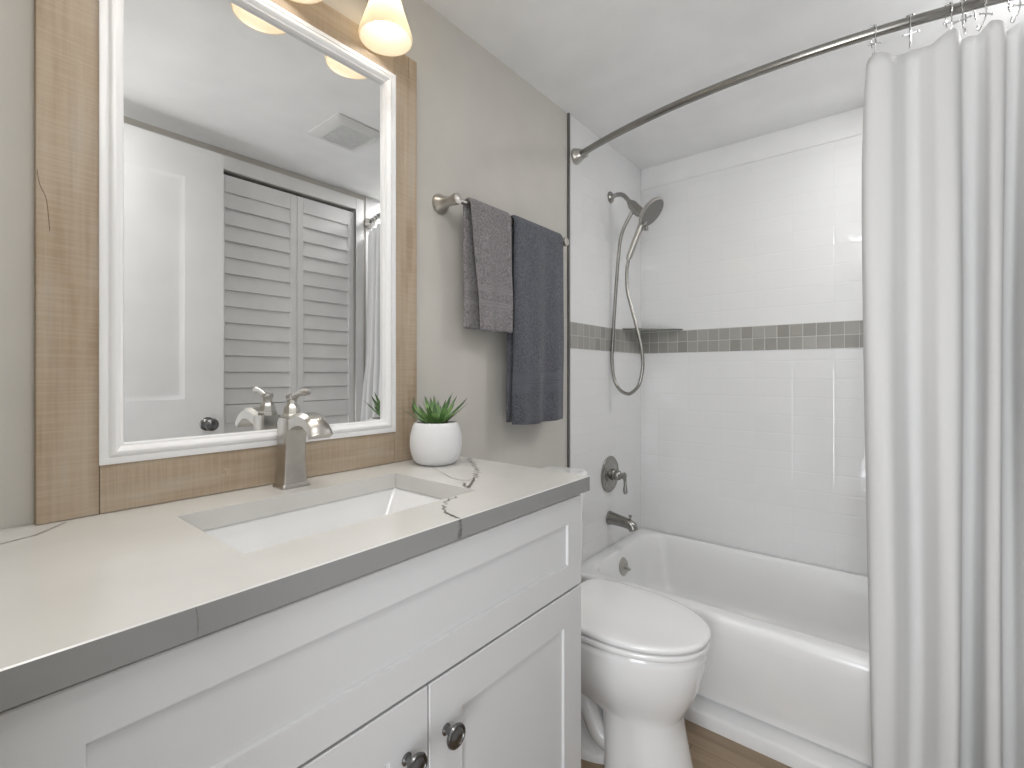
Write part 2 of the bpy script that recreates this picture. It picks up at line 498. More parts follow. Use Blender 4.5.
# open room door, folded back against the right wall
def room_door():
    x0, x1, y0, y1, z0, z1 = 1.352, 1.387, 0.115, 0.873, 0.012, 2.262
    root = thing('door_1', 'white panelled room door standing open, seen in the mirror', 'door', (x1, y0, z0)); root['kind'] = 'structure'
    def face(b, xf, sgn):
        pass
    b = B()
    pans = ((y0+0.155, y1-0.155, 1.135, 2.115), (y0+0.155, y1-0.155, 0.26, 0.93))
    # body made of stiles and rails, with sunk panels between them
    box(b, x0, x1, y0, y0+0.155, z0, z1); box(b, x0, x1, y1-0.155, y1, z0, z1)
    box(b, x0, x1, y0+0.155, y1-0.155, 2.115, z1); box(b, x0, x1, y0+0.155, y1-0.155, 0.93, 1.135); box(b, x0, x1, y0+0.155, y1-0.155, z0, 0.26)
    obj('door_body', b, M['white_paint'], root)
    for ya, yb, za, zb in pans:
        b = B()
        def rr(x, i):
            return [Vector((x, ya+i, za+i)), Vector((x, yb-i, za+i)), Vector((x, yb-i, zb-i)), Vector((x, ya+i, zb-i))]
        loft(b, [rr(x0+0.0003, 0), rr(x0+0.0035, 0.012), rr(x0+0.0035, 0.026), rr(x0+0.001, 0.050)], cap0=False)
        loft(b, [rr(x1-0.0005, 0), rr(x1-0.006, 0.012), rr(x1-0.006, 0.026), rr(x1-0.002, 0.050)], cap0=False)
        obj('panel', b, M['white_paint'], root)
    b = B()
    lathe(b, [(0.031, 0), (0.031, 0.004), (0.026, 0.009), (0.012, 0.012), (0.011, 0.028), (0.018, 0.034), (0.027, 0.044),
              (0.029, 0.054), (0.026, 0.064), (0.016, 0.070), (0.001, 0.072)], (x0-0.0002, 0.806, 1.02), (-1, 0, 0), 24)
    obj('door_knob', b, M['pewter'], root)['label'] = 'dark pewter door knob'
    b = B(); box(b, x0+0.008, x1-0.008, y1-0.0002, y1+0.0015, 1.0, 1.055); obj('latch_plate', b, M['pewter'], root)
room_door()

# exhaust vent in the ceiling, seen in the mirror
vent = thing('exhaust_vent', 'square white ceiling exhaust grille seen in the mirror', 'vent', (0.915, 1.24, CZ))
b = B()
loft(b, [rrect(0.915, 1.24, 0.135, 0.125, 0.015, CZ-0.0003), rrect(0.915, 1.24, 0.135, 0.125, 0.015, CZ-0.006),
         rrect(0.915, 1.24, 0.105, 0.095, 0.012, CZ-0.020), rrect(0.915, 1.24, 0.088, 0.078, 0.008, CZ-0.020), rrect(0.915, 1.24, 0.088, 0.078, 0.008, CZ-0.014)])
obj('cover', b, M['grille'], vent)
b = B()
for k in range(15):
    y = 1.24-0.073+k*0.0104
    box(b, 0.829, 1.001, y-0.0022, y+0.0022, CZ-0.0195, CZ-0.015)
for k in range(9):
    x = 0.915-0.08+k*0.02
    box(b, x-0.0015, x+0.0015, 1.163, 1.317, CZ-0.019, CZ-0.0155)
obj('grille', b, M['grille'], vent)

# ------------------------------------------------------------------ vanity
van = thing('vanity_cabinet', 'white shaker vanity cabinet with two doors under the quartz top', 'cabinet', (0.25, 0.515, 0))
VY0, VY1, VF = 0.035, 0.995, 0.495
b = B()
# side panels, bottom, back and front face frame round an open top, so the basin hangs free inside
box(b, 0.002, VF, VY0, VY0+0.018, 0.0, 0.9645); box(b, 0.002, VF, VY1-0.018, VY1, 0.0, 0.9645)
box(b, 0.002, 0.014, VY0+0.018, VY1-0.018, 0.09, 0.9645); box(b, 0.014, VF, VY0+0.018, VY1-0.018, 0.09, 0.108)
box(b, VF-0.02, VF, VY0+0.018, VY1-0.018, 0.70, 0.9645)
obj('body', b, M['vanity'], van)
b = B(); box(b, VF-0.07, VF-0.055, VY0+0.018, VY1-0.018, 0.0, 0.09); obj('toe_kick', b, M['vanity'], van)
def shaker(y0, y1, z0, z1, st, x0=VF+0.0004, x1=VF+0.020):
    b = B()
    def rr(x, i):
        return [Vector((x, y0+i, z0+i)), Vector((x, y1-i, z0+i)), Vector((x, y1-i, z1-i)), Vector((x, y0+i, z1-i))]
    loft(b, [rr(x0, 0), rr(x1-0.0015, 0), rr(x1, 0.0015), rr(x1, st), rr(x1-0.006, st+0.0012)])
    return b
def knob(y, z, parent):
    b = B()
    lathe(b, [(0.0095, 0), (0.0095, 0.002), (0.006, 0.005), (0.0055, 0.013), (0.010, 0.018), (0.0185, 0.021), (0.020, 0.0245),
              (0.0185, 0.028), (0.015, 0.0285), (0.0145, 0.0275), (0.008, 0.0305), (0.001, 0.0315)], (VF+0.0198, y, z), (1, 0, 0), 28)
    o = obj('knob', b, M['pewter'], parent); o['label'] = 'dark pewter mushroom knob'
obj('false_drawer_front', shaker(VY0+0.002, VY1-0.002, 0.746, 0.957, 0.058), M['vanity'], van)
d1 = obj('door', shaker(VY0+0.002, 0.5135, 0.095, 0.741, 0.075), M['vanity'], van)
d2 = obj('door', shaker(0.5165, VY1-0.002, 0.095, 0.741, 0.075), M['vanity'], van)
knob(0.470, 0.650, d1); knob(0.553, 0.648, d2)

# countertop with the sink cut-out
CT = 1.0
b = B()
def rect(x0, x1, y0, y1, z): return [Vector((x0, y0, z)), Vector((x1, y0, z)), Vector((x1, y1, z)), Vector((x0, y1, z))]
KX0, KX1, KY0, KY1 = 0.002, 0.527, 0.018, 1.0125
SX0, SX1, SY0, SY1 = 0.138, 0.412, 0.274, 0.735
rings = [rect(KX0, KX1, KY0, KY1, CT-0.035), rect(KX0, KX1, KY0, KY1, CT-0.0015), rect(KX0+0.0015, KX1-0.0015, KY0+0.0015, KY1-0.0015, CT),
         rrect((SX0+SX1)/2, (SY0+SY1)/2, 0, 0, 0, CT)[:4]]
def hole_ring(z, g=0.0):
    return rect(SX0-g, SX1+g, SY0-g, SY1+g, z)
vr = loft(b, [rings[0], rings[1], rings[2], hole_ring(CT), hole_ring(CT-0.0345), hole_ring(CT-0.035)], False, False, closed=True)
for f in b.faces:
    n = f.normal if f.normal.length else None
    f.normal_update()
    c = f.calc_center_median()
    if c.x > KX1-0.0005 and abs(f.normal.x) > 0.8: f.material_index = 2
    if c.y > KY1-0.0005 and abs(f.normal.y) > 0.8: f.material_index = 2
def vein(pts, w, z=CT+0.0003, jit=0.0, step=0.006, plane='z'):
    """inlaid dark vein following pts on the slab"""
    rnd = random.Random(len(pts)*17+int(pts[0][0]*1000))
    P = [Vector((p[0], p[1], 0)) for p in pts]
    Q = []
    for a, c in zip(P[:-1], P[1:]):
        m = max(2, int((c-a).length/step)) if jit else 3
        for k in range(m): Q.append(a.lerp(c, k/m))
    Q.append(P[-1])
    L = []; Rr = []
    for i, q in enumerate(Q):
        t = (Q[min(i+1, len(Q)-1)] - Q[max(i-1, 0)]).normalized(); nn = Vector((-t.y, t.x, 0))
        o = nn*((1 if i % 2 else -1)*jit*rnd.uniform(0.3, 1)) if 0 < i < len(Q)-1 else Vector()
        ww = w*rnd.uniform(0.55, 1.2)
        for lst, s in ((L, 1), (Rr, -1)):
            v = q + o + nn*ww*s*0.5
            lst.append(b.verts.new((v.x, v.y, z) if plane == 'z' else (z, v.x, v.y)))
    for i in range(len(Q)-1):
        f = b.faces.new((L[i], L[i+1], Rr[i+1], Rr[i])); f.material_index = 1
vein([(0.13, 0.852), (0.2235, 0.812), (0.29, 0.782), (0.33, 0.785), (0.335, 0.80)], 0.0028)
vein([(0.125, 1.004), (0.16, 0.972), (0.205, 0.945), (0.25, 0.905), (0.29, 0.868), (0.327, 0.818)], 0.0055, jit=0.011, step=0.011)
vein([(0.322, 0.822), (0.345, 0.797), (0.385, 0.738)], 0.0085, jit=0.002)
vein([(0.345, 0.768), (0.37, 0.742)], 0.006, jit=0.002)
vein([(0.415, 0.672), (0.425, 0.640), (0.440, 0.618), (0.462, 0.596), (0.478, 0.583)], 0.0045, jit=0.008, step=0.009)
vein([(0.478, 0.583), (0.500, 0.578), (0.5255, 0.573)], 0.006, jit=0.001)
vein([(0.573, 0.9985), (0.577, 0.984), (0.572, 0.966)], 0.0085, z=KX1+0.0003, plane='x', jit=0.001)
vein([(0.1815, 0.9985), (0.1835, 0.982), (0.183, 0.966)], 0.0011, z=KX1+0.0003, plane='x')
vein([(0.135, 0.03), (0.102, 0.06), (0.092, 0.085), (0.085, 0.105), (0.062, 0.125), (0.032, 0.148)], 0.0032)
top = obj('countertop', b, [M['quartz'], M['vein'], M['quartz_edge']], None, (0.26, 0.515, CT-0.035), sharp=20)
tag(top, 'cream quartz countertop with charcoal crack-like veins on the white vanity', 'countertop')

# undermount basin
sink = thing('sink', 'white rectangular undermount basin set below the quartz countertop', 'sink', (0.275, 0.505, CT-0.16))
b = B()
cx, cy, hx, hy = (SX0+SX1)/2, (SY0+SY1)/2, (SX1-SX0)/2, (SY1-SY0)/2
zt = CT-0.0354
loft(b, [rrect(cx, cy, hx+0.022, hy+0.022, 0.02, zt-0.012), rrect(cx, cy, hx+0.022, hy+0.022, 0.02, zt),
         rrect(cx, cy, hx+0.004, hy+0.004, 0.012, zt), rrect(cx, cy, hx+0.001, hy+0.0, 0.014, zt-0.006),
         rrect(cx, cy, hx-0.012, hy-0.035, 0.024, zt-0.075), rrect(cx, cy, hx-0.026, hy-0.055, 0.035, zt-0.108),
         rrect(cx, cy, hx-0.050, hy-0.085, 0.05, zt-0.120), rrect(cx, cy, 0.03, 0.03, 0.03, zt-0.124)], cap0=False)
loft(b, [rrect(cx, cy, hx+0.022, hy+0.022, 0.02, zt-0.012), rrect(cx, cy, hx+0.008, hy+0.008, 0.02, zt-0.014),
         rrect(cx, cy, hx-0.018, hy-0.045, 0.04, zt-0.12), rrect(cx, cy, 0.04, 0.04, 0.04, zt-0.134)], cap0=False)
obj('basin', b, M['ceramic'], sink)
b = B(); lathe(b, [(0.022, 0), (0.022, 0.003), (0.018, 0.004), (0.016, 0.002), (0.012, 0.006), (0.001, 0.007)], (cx, cy, zt-0.1238))
obj('drain', b, M['nickel'], sink)['label'] = 'brushed nickel drain'

# faucet
fa = thing('faucet', 'brushed nickel single-handle faucet with curved spout behind the basin', 'faucet', (0.066, 0.505, CT))
FX, FY = 0.070, 0.508
b = B()
loft(b, [rrect(FX, FY, 0.0255, 0.031, 0.004, CT+0.0002), rrect(FX, FY, 0.0255, 0.031, 0.004, CT+0.005), rrect(FX, FY, 0.0225, 0.028, 0.004, CT+0.009)])
obj('base', b, M['nickel'], fa)
b = B()
col = [(0, 0.009, 0.0215, 0.0265), (0, 0.03, 0.0195, 0.0240), (-0.0005, 0.06, 0.0190, 0.0225), (0.0, 0.09, 0.0205, 0.0220), (0.002, 0.115, 0.0235, 0.0225), (0.004, 0.140, 0.0255, 0.0225), (0.004, 0.150, 0.0235, 0.0205)]
loft(b, [rrect(FX+dx, FY, hx_, hy_, 0.003, CT+z, 3) for dx, z, hx_, hy_ in col])
obj('body', b, M['nickel'], fa)
b = B()
sp_pts = spline([(FX-0.01, FY, CT+0.128), (FX+0.025, FY, CT+0.141), (FX+0.060, FY, CT+0.151), (FX+0.092, FY, CT+0.149), (FX+0.117, FY, CT+0.133), (FX+0.126, FY, CT+0.119)], 6)
rings = []
for i, p in enumerate(sp_pts):
    a = sp_pts[max(0, i-1)]; c = sp_pts[min(len(sp_pts)-1, i+1)]
    t = (c-a).normalized(); n = Vector((-t.z, 0, t.x)); f = i/(len(sp_pts)-1)
    hw = 0.0195+0.0035*f; hh = 0.016-0.006*f
    y = Vector((0, 1, 0))
    ring = []
    for sy, sn in ((1, -1), (1, 0.45), (0.62, 1), (-0.62, 1), (-1, 0.45), (-1, -1)):
        ring.append(p + y*hw*sy + n*hh*sn)
    rings.append(ring)
loft(b, rings); obj('spout', b, M['nickel'], fa)
b = B()
lathe(b, [(0.0215, 0.1500), (0.0215, 0.156), (0.0185, 0.160), (0.0175, 0.170), (0.0135, 0.178), (0.0105, 0.182), (0.0105, 0.190), (0.0135, 0.193), (0.0125, 0.200), (0.001, 0.203)], (FX+0.002, FY, CT), (0, 0, 1), 8)
hb = obj('handle_hub', b, M['nickel'], fa, sharp=25)
b = B()
tube(b, spline([(FX-0.012, FY, CT+0.190), (FX+0.01, FY, CT+0.196), (FX+0.032, FY, CT+0.204), (FX+0.056, FY, CT+0.208), (FX+0.074, FY, CT+0.207)], 4), [0.006, 0.0075, 0.0065, 0.0065, 0.0085, 0.005], 12)
obj('lever', b, M['nickel'], fa)

# ------------------------------------------------------------------ mirror
mi = thing('framed_mirror', 'tall wall mirror in a rough pine frame with white inner moulding', 'mirror', (0, 0.506, CT))
MY0, MY1, MZ0, MZ1, MT = 0.113, 0.899, CT+0.0006, 2.150, 0.022
IY0, IY1, IZ0, IZ1 = 0.191, 0.821, 1.0865, 2.072
for nm, y0, y1, z0, z1, m in (('frame_board', MY0, IY0+0.001, MZ0, MZ1, 'wood_v'), ('frame_board', IY1-0.001, MY1, MZ0, MZ1, 'wood_v'),
                              ('frame_board', IY0+0.0015, IY1-0.0015, MZ0, IZ0+0.001, 'wood_h'), ('frame_board', IY0+0.0015, IY1-0.0015, IZ1-0.001, MZ1, 'wood_h')):
    b = B(); box(b, 0.0005, MT, y0, y1, z0, z1, 0.0018)
    mats = [M[m]]
    if m == 'wood_h' and z0 < 1.1:      # knot in the bottom rail
        old = set(b.faces)
        lathe(b, [(0.0085, 0), (0.0085, 0.0004)], (MT-0.0001, 0.392, 1.043), (1, 0, 0), 20)
        for f in b.faces:
            if f not in old: f.material_index = 1
        mats.append(M['wood_knot'])
    if m == 'wood_v' and y0 > 0.5:      # split near the top of the right upright
        old = set(b.faces)
        box(b, MT-0.0002, MT+0.0003, 0.8682, 0.8695, 2.088, 2.149)
        for f in b.faces:
            if f not in old: f.material_index = 1
        mats.append(M['wood_crack'])
    if m == 'wood_v' and y0 < 0.2:      # curved grain crack low on the left upright
        old = set(b.faces)
        tube(b, spline([(MT+0.0001, 0.1145, 1.578), (MT+0.0001, 0.1175, 1.555), (MT+0.0001, 0.1255, 1.531), (MT+0.0001, 0.1295, 1.481)], 5), 0.0005, 6)
        for f in b.faces:
            if f not in old: f.material_index = 1
        mats.append(M['wood_crack'])
    obj(nm, b, mats, mi)
b = B()
prof = [(0.0, 0.020), (0.0, 0.027), (0.002, 0.028), (0.010, 0.028), (0.011, 0.0265), (0.0125, 0.0265), (0.014, 0.029), (0.018, 0.0315), (0.022, 0.032), (0.026, 0.030), (0.029, 0.026), (0.031, 0.025), (0.0335, 0.025), (0.0345, 0.023), (0.0345, 0.012)]
rings = []
for i, x in prof:
    rings.append([Vector((x, IY0+i, IZ0+i)), Vector((x, IY1-i, IZ0+i)), Vector((x, IY1-i, IZ1-i)), Vector((x, IY0+i, IZ1-i))])
loft(b, rings, False, False)
loft(b, [rings[0], rings[-1]], False, False)
obj('moulding', b, M['moulding_white'], mi, sharp=30)['label'] = 'white stepped moulding'
b = B(); g = 0.034; box(b, 0.001, 0.0130, IY0+g, IY1-g, IZ0+g, IZ1-g); obj('mirror_glass', b, M['mirror'], mi)

# ------------------------------------------------------------------ vanity light
vl = thing('vanity_light', 'three-shade vanity light with glowing bulbs above the mirror', 'light fixture', (0, 0.506, 2.285))
b = B(); box(b, 0.0005, 0.022, 0.24, 0.772, 2.245, 2.330, 0.006, 3); obj('backplate', b, M['nickel'], vl)
for y in (0.272, 0.506, 0.740):
    X = 0.092
    b = B(); tube(b, spline([(0.02, y, 2.2850), (0.05, y, 2.2950), (0.080, y, 2.2960), (X, y, 2.2860), (X, y, 2.2700)], 5), 0.007, 12); obj('arm', b, M['nickel'], vl)
    b = B(); lathe(b, [(0.012, 2.2760), (0.03, 2.2720), (0.032, 2.2500), (0.030, 2.2420), (0.022, 2.2400), (0.022, 2.1950), (0.001, 2.1940)], (X, y, 0)); obj('socket', b, M['nickel'], vl)
    b = B()
    lathe(b, [(0.0325, 2.2420), (0.034, 2.2250), (0.038, 2.2000), (0.046, 2.1700), (0.057, 2.1380), (0.0645, 2.1160), (0.0665, 2.1060), (0.0655, 2.0980),
              (0.0635, 2.0990), (0.0635, 2.1070), (0.061, 2.1170), (0.054, 2.1380), (0.043, 2.1690), (0.0355, 2.1990), (0.0325, 2.2180), (0.0315, 2.2380)], (X, y, 0), (0, 0, 1), 40, False, False)
    sh = obj('lamp_shade', b, M['shade'], vl); sh['label'] = 'cream frosted bell shade'
    b = B(); lathe(b, [(0.001, 2.1140), (0.012, 2.1160), (0.021, 2.1230), (0.027, 2.1340), (0.029, 2.1460), (0.026, 2.1620), (0.019, 2.1800), (0.014, 2.1935)], (X, y, 0), (0, 0, 1), 24)
    obj('bulb', b, M['bulb'], sh)['label'] = 'glowing round bulb'
    ld = bpy.data.lights.new('bulb_light', 'SPOT')
    ld.energy = LAMP_POWER; ld.color = (1.0, 0.965, 0.915); ld.spot_size = R(128); ld.spot_blend = 0.9; ld.shadow_soft_size = 0.012
    lo = bpy.data.objects.new('bulb_light', ld); COL.objects.link(lo)
    lo.location = (X, y, 2.099); lo.rotation_euler = (0, R(-32), 0)

# ------------------------------------------------------------------ potted succulent
pl = thing('potted_succulent', 'spiky green succulent in a round white pot beside the mirror', 'potted plant', (0.112, 0.888, CT))
PX, PY = 0.116, 0.888
b = B()
lathe(b, [(0.044, 0.0004), (0.052, 0.003), (0.062, 0.014), (0.069, 0.034), (0.0715, 0.055), (0.070, 0.078), (0.064, 0.102), (0.059, 0.112), (0.056, 0.1145), (0.053, 0.113), (0.052, 0.108), (0.052, 0.098)], (PX, PY, CT), (0, 0, 1), 44)
obj('pot', b, M['pot'], pl)
b = B(); lathe(b, [(0.0515, 0.0985), (0.0515, 0.100), (0.03, 0.106), (0.001, 0.108)], (PX, PY, CT), (0, 0, 1), 28); obj('soil', b, M['soil'], pl)
b = B()
tip = b.verts.layers.float.new('tip')
rnd = random.Random(5)
def leaf(az, el, L, w):
    if math.sin(az) < -0.3: L *= 0.78                # shorter on the side towards the mirror
    d0 = Vector((math.cos(az)*math.cos(el), math.sin(az)*math.cos(el), math.sin(el)))
    side = Vector((-math.sin(az), math.cos(az), 0)); up = side.cross(d0).normalized()*-1
    base = Vector((PX, PY, CT+0.103)) + Vector((math.cos(az), math.sin(az), 0))*0.008
    rings = []; N = 9
    for i in range(N+1):
        t = i/N
        c = base + d0*L*t + up*(-0.0) + Vector((0, 0, 1))*0.012*t*t*(1 if el < 0.9 else 0)
        ww = w*(0.75+1.0*t-0.2*t*t)*(1-t**2.2)+0.0004
        th = 0.0032*(1-t)+0.0003
        rings.append(([c+side*ww, c+up*th*0.5+side*ww*0.5, c-up*th*0.2, c+up*th*0.5-side*ww*0.5, c-side*ww, c-up*th], t))
    vv = []
    for r, t in rings:
        row = []
        for p in r:
            # stay in front of the wall and clear of the mirror frame
            lim = 0.034 if p.y < 0.91 else 0.006
            if p.x < lim: p.x = lim + (lim-p.x)*0.05
            v = b.verts.new(p); v[tip] = max(0, (t-0.6)/0.4)*0.95; row.append(v)
        vv.append(row)
    for a, c in zip(vv[:-1], vv[1:]):
        for i in range(6): b.faces.new((a[i], a[(i+1) % 6], c[(i+1) % 6], c[i]))
    b.faces.new(vv[0][::-1]); b.faces.new(vv[-1])
for ring, (n, el, L, w) in enumerate(((10, 0.50, 0.112, 0.0076), (9, 0.76, 0.112, 0.0080), (6, 1.05, 0.102, 0.0076), (4, 1.34, 0.098, 0.0065))):
    for k in range(n):
        leaf(2*PI*(k+0.5*ring)/n + rnd.uniform(-0.26, 0.26), max(0.42, el+rnd.uniform(-0.22, 0.16)), L*rnd.uniform(0.72, 1.12), w*rnd.uniform(0.85, 1.1))
obj('foliage', b, M['leaf'], pl)

# ------------------------------------------------------------------ towel bar and towels
tb = thing('towel_bar', 'brushed nickel towel bar with flared rosette ends', 'towel bar', (0, 1.31, 1.775))
BX, BZ = 0.072, 1.772
b = B(); tube(b, [(BX, 1.006, BZ), (BX, 1.607, BZ)], 0.0075, 16); obj('bar', b, M['nickel'], tb)
for y in (1.006, 1.607):
    b = B()
    lathe(b, [(0.031, 0.0003), (0.032, 0.004), (0.030, 0.009), (0.023, 0.019), (0.0165, 0.032), (0.0138, 0.045), (0.0145, 0.056), (0.0170, 0.067), (0.0178, 0.076), (0.0160, 0.083), (0.001, 0.086)], (0, y, BZ), (1, 0, 0), 28)
    obj('post', b, M['nickel'], tb)

def towel(name, y0, y1, zf, zb, th, material, label, cat, seed, wav, flare=0.0, curl=0.0, taper=0.0):
    rnd = random.Random(seed)
    r = 0.0085+th/2
    path = []
    nz = 44
    for k in range(nz+1): path.append((BX-r-0.001, zb+(BZ-zb)*k/nz, -(1-k/nz)))
    for k in range(1, 10):
        a = PI - PI*k/10; path.append((BX+r*math.cos(a), BZ+r*math.sin(a), 0))
    for k in range(nz+1): path.append((BX+r+0.001, BZ-(BZ-zf)*k/nz, k/nz))
    b = B()
    NY = 36
    ph = [rnd.uniform(0, 6.28) for _ in range(4)]
    inner = []; outer = []
    for i, (x, z, s) in enumerate(path):
        a_ = path[max(0, i-1)]; c_ = path[min(len(path)-1, i+1)]
        t = Vector((c_[0]-a_[0], 0, c_[1]-a_[1])).normalized(); n = Vector((-t.z, 0, t.x))
        ro = []; ri = []
        f = abs(s)
        lean = taper*f if s > 0 else taper*0.15*f
        for j in range(NY+1):
            v = j/NY
            yy = y0+(y1-y0)*v
            yy += (1-v)*lean + (v-0.5)*flare*f*f + 0.003*math.sin(9*f+ph[0])*f
            wx = wav*f**0.6*(math.sin(v*11+ph[1]+f*1.2)*0.6+math.sin(v*19+ph[2])*0.4)
            if s < 0: wx *= 0.35
            dz = 0.0035*math.sin(v*5+ph[3])*f
            if s > 0: dz += -0.004*v*f
            e = min(1.0, min(v, 1-v)*NY/2.2+0.42)          # edges thin out to a rounded hem
            hem = 1.0
            if f > 0.985: hem = 0.6
            h = th*0.5*e*hem
            c = Vector((x+wx*(1 if s >= 0 else -0.4), yy, z+dz))
            if s > 0 and curl: c.x += curl*max(0, f-0.9)*10*0.2*math.sin(v*7)
            c.x = max(c.x, 0.008)
            ro.append(c+n*h); ri.append(c-n*h)
        outer.append(ro); inner.append(ri)
    rings = [o_ + i_[::-1] for o_, i_ in zip(outer, inner)]
    loft(b, rings)
    o = obj(name, b, material, None, (0, 0, 0), sharp=80)
    o.data.transform(Matrix.Translation((0, 0, 0)))
    tag(o, label, cat)
    return o
towel('hand_towel', 1.055, 1.247, 1.386, 1.392, 0.013, M['hand_terry'], 'short mauve-grey terry hand towel hanging over the bar', 'towel', 3, 0.007, 0.012, 0.01, 0.055)
towel('bath_towel', 1.270, 1.566, 1.072, 1.078, 0.015, M['bath_terry'], 'long slate blue-grey bath towel hanging over the bar', 'towel', 11, 0.013, 0.010, 0.0, 0.006)

# ------------------------------------------------------------------ toilet
to = thing('toilet', 'white elongated toilet with closed lid between vanity and tub', 'toilet', (0.35, 1.43, 0))
TA = 1.43
def oval(x0, x1, hw, z, n=64, bx=0.36, by=0.42):
    """elongated-bowl outline: blunt back, rounded nose"""
    pts = []
    L = x1-x0
    xm = x0+L*0.46
    for k in range(n):
        a = 2*PI*k/n
        ca, sa = math.cos(a), math.sin(a)
        if ca >= 0:
            x = xm+(x1-xm)*ca; y = hw*math.copysign(abs(sa)**(0.94), sa)
        else:
            x = xm-(xm-x0)*abs(ca)**bx; y = hw*math.copysign(abs(sa)**by, sa)
        pts.append(Vector((x, TA+y, z)))
    return pts
b = B()
loft(b, [oval(0.385, 0.640, 0.122, 0.0), oval(0.385, 0.637, 0.120, 0.012), oval(0.385, 0.622, 0.115, 0.08), oval(0.38, 0.606, 0.111, 0.16), oval(0.375, 0.598, 0.109, 0.205),
         oval(0.33, 0.604, 0.114, 0.220), oval(0.26, 0.616, 0.124, 0.240), oval(0.20, 0.632, 0.145, 0.272), oval(0.16, 0.652, 0.165, 0.320), oval(0.14, 0.665, 0.176, 0.37), oval(0.135, 0.670, 0.180, 0.41), oval(0.135, 0.670, 0.181, 0.428),
         oval(0.137, 0.666, 0.178, 0.4345)])
obj('bowl', b, M['ceramic'], to, sharp=50)
b = B()
loft(b, [oval(0.06, 0.42, 0.100, 0.0), oval(0.06, 0.42, 0.098, 0.02), oval(0.06, 0.42, 0.066, 0.05), oval(0.05, 0.42, 0.062, 0.22), oval(0.03, 0.30, 0.078, 0.30), oval(0.02, 0.24, 0.120, 0.40), oval(0.02, 0.24, 0.125, 0.432)])
obj('pedestal_rear', b, M['ceramic'], to, sharp=50)
for s in (-1, 1):
    b = B()
    tube(b, spline([(0.42, TA+s*0.06, 0.07), (0.36, TA+s*0.062, 0.10), (0.31, TA+s*0.060, 0.18), (0.25, TA+s*0.058, 0.22), (0.19, TA+s*0.056, 0.18), (0.17, TA+s*0.056, 0.05), (0.17, TA+s*0.056, 0.012)], 6), [0.03, 0.034, 0.036, 0.036, 0.036, 0.034, 0.03], 14)
    obj('trapway', b, M['ceramic'], to)
b = B()
loft(b, [oval(0.206, 0.662, 0.172, 0.4350), oval(0.204, 0.664, 0.174, 0.4395), oval(0.199, 0.674, 0.183, 0.4405), oval(0.198, 0.677, 0.185, 0.443), oval(0.198, 0.677, 0.185, 0.4545), oval(0.199, 0.675, 0.183, 0.4570), oval(0.206, 0.662, 0.172, 0.4575)])
obj('seat', b, M['ceramic'], to, sharp=50)
b = B()
loft(b, [oval(0.206, 0.662, 0.172, 0.4580), oval(0.206, 0.662, 0.172, 0.4622), oval(0.199, 0.675, 0.183, 0.4628), oval(0.197, 0.678, 0.185, 0.465), oval(0.197, 0.679, 0.186, 0.474), oval(0.199, 0.676, 0.183, 0.479), oval(0.206, 0.667, 0.175, 0.4815), oval(0.24, 0.63, 0.14, 0.4835)])
obj('lid', b, M['ceramic'], to, sharp=50)
for s in (-1, 1):
    b = B(); tube(b, [(0.203, TA+s*0.095-0.02, 0.462), (0.203, TA+s*0.095+0.02, 0.462)], 0.011, 14); obj('hinge', b, M['ceramic'], to)
b = B()
loft(b, [rrect(0.092, TA, 0.076, 0.165, 0.03, 0.4325), rrect(0.092, TA, 0.078, 0.170, 0.03, 0.60), rrect(0.092, TA, 0.080, 0.176, 0.03, 0.838)])
obj('tank', b, M['ceramic'], to)
b = B()
loft(b, [rrect(0.096, TA, 0.086, 0.184, 0.03, 0.8385), rrect(0.096, TA, 0.090, 0.189, 0.032, 0.846), rrect(0.096, TA, 0.090, 0.189, 0.032, 0.866), rrect(0.096, TA, 0.082, 0.181, 0.03, 0.8745)])
obj('tank_lid', b, M['ceramic'], to)
b = B(); lathe(b, [(0.012, 0), (0.012, 0.012), (0.008, 0.014)], (0.1715, TA-0.12, 0.79), (1, 0, 0), 16); tube(b, [(0.183, TA-0.12, 0.79), (0.185, TA-0.06, 0.785)], [0.006, 0.005], 10)
obj('flush_lever', b, M['nickel'], to)['label'] = 'nickel flush lever'

# ------------------------------------------------------------------ bathtub
tub = thing('bathtub', 'white alcove bathtub with recessed apron panel', 'bathtub', (0.765, 2.1, 0))
UX0, UX1, UY0, UY1, UZ = 0.0085, RW-0.0085, 1.730, BW-0.003, 0.405
cx, cy = (UX0+UX1)/2, (UY0+UY1)/2; hx, hy = (UX1-UX0)/2, (UY1-UY0)/2
def tr(l, r_, f, k, rad, z):
    """rounded rectangle inset l / r_ at the ends, f at the front, k at the back"""
    return rrect((UX0+l+UX1-r_)/2, (UY0+f+UY1-k)/2, (UX1-r_-UX0-l)/2, (UY1-k-UY0-f)/2, rad, z, 8)
b = B()
loft(b, [tr(0, 0, 0.001, 0, 0.003, UZ-0.060), tr(0, 0, 0.0, 0, 0.003, UZ-0.040), tr(0, 0, 0.0015, 0, 0.003, UZ-0.024), tr(0, 0, 0.005, 0, 0.004, UZ-0.012), tr(0.001, 0.001, 0.011, 0.001, 0.006, UZ-0.004), tr(0.001, 0.001, 0.019, 0.001, 0.008, UZ-0.0008), tr(0.002, 0.002, 0.028, 0.002, 0.01, UZ),
         tr(0.050, 0.07, 0.066, 0.030, 0.09, UZ), tr(0.056, 0.078, 0.074, 0.036, 0.10, UZ-0.003), tr(0.062, 0.088, 0.080, 0.042, 0.10, UZ-0.012),
         tr(0.070, 0.115, 0.090, 0.052, 0.11, UZ-0.08), tr(0.10, 0.22, 0.122, 0.075, 0.12, UZ-0.22), tr(0.13, 0.29, 0.145, 0.10, 0.12, UZ-0.285), tr(0.20, 0.36, 0.20, 0.16, 0.1, UZ-0.305)], cap0=False)
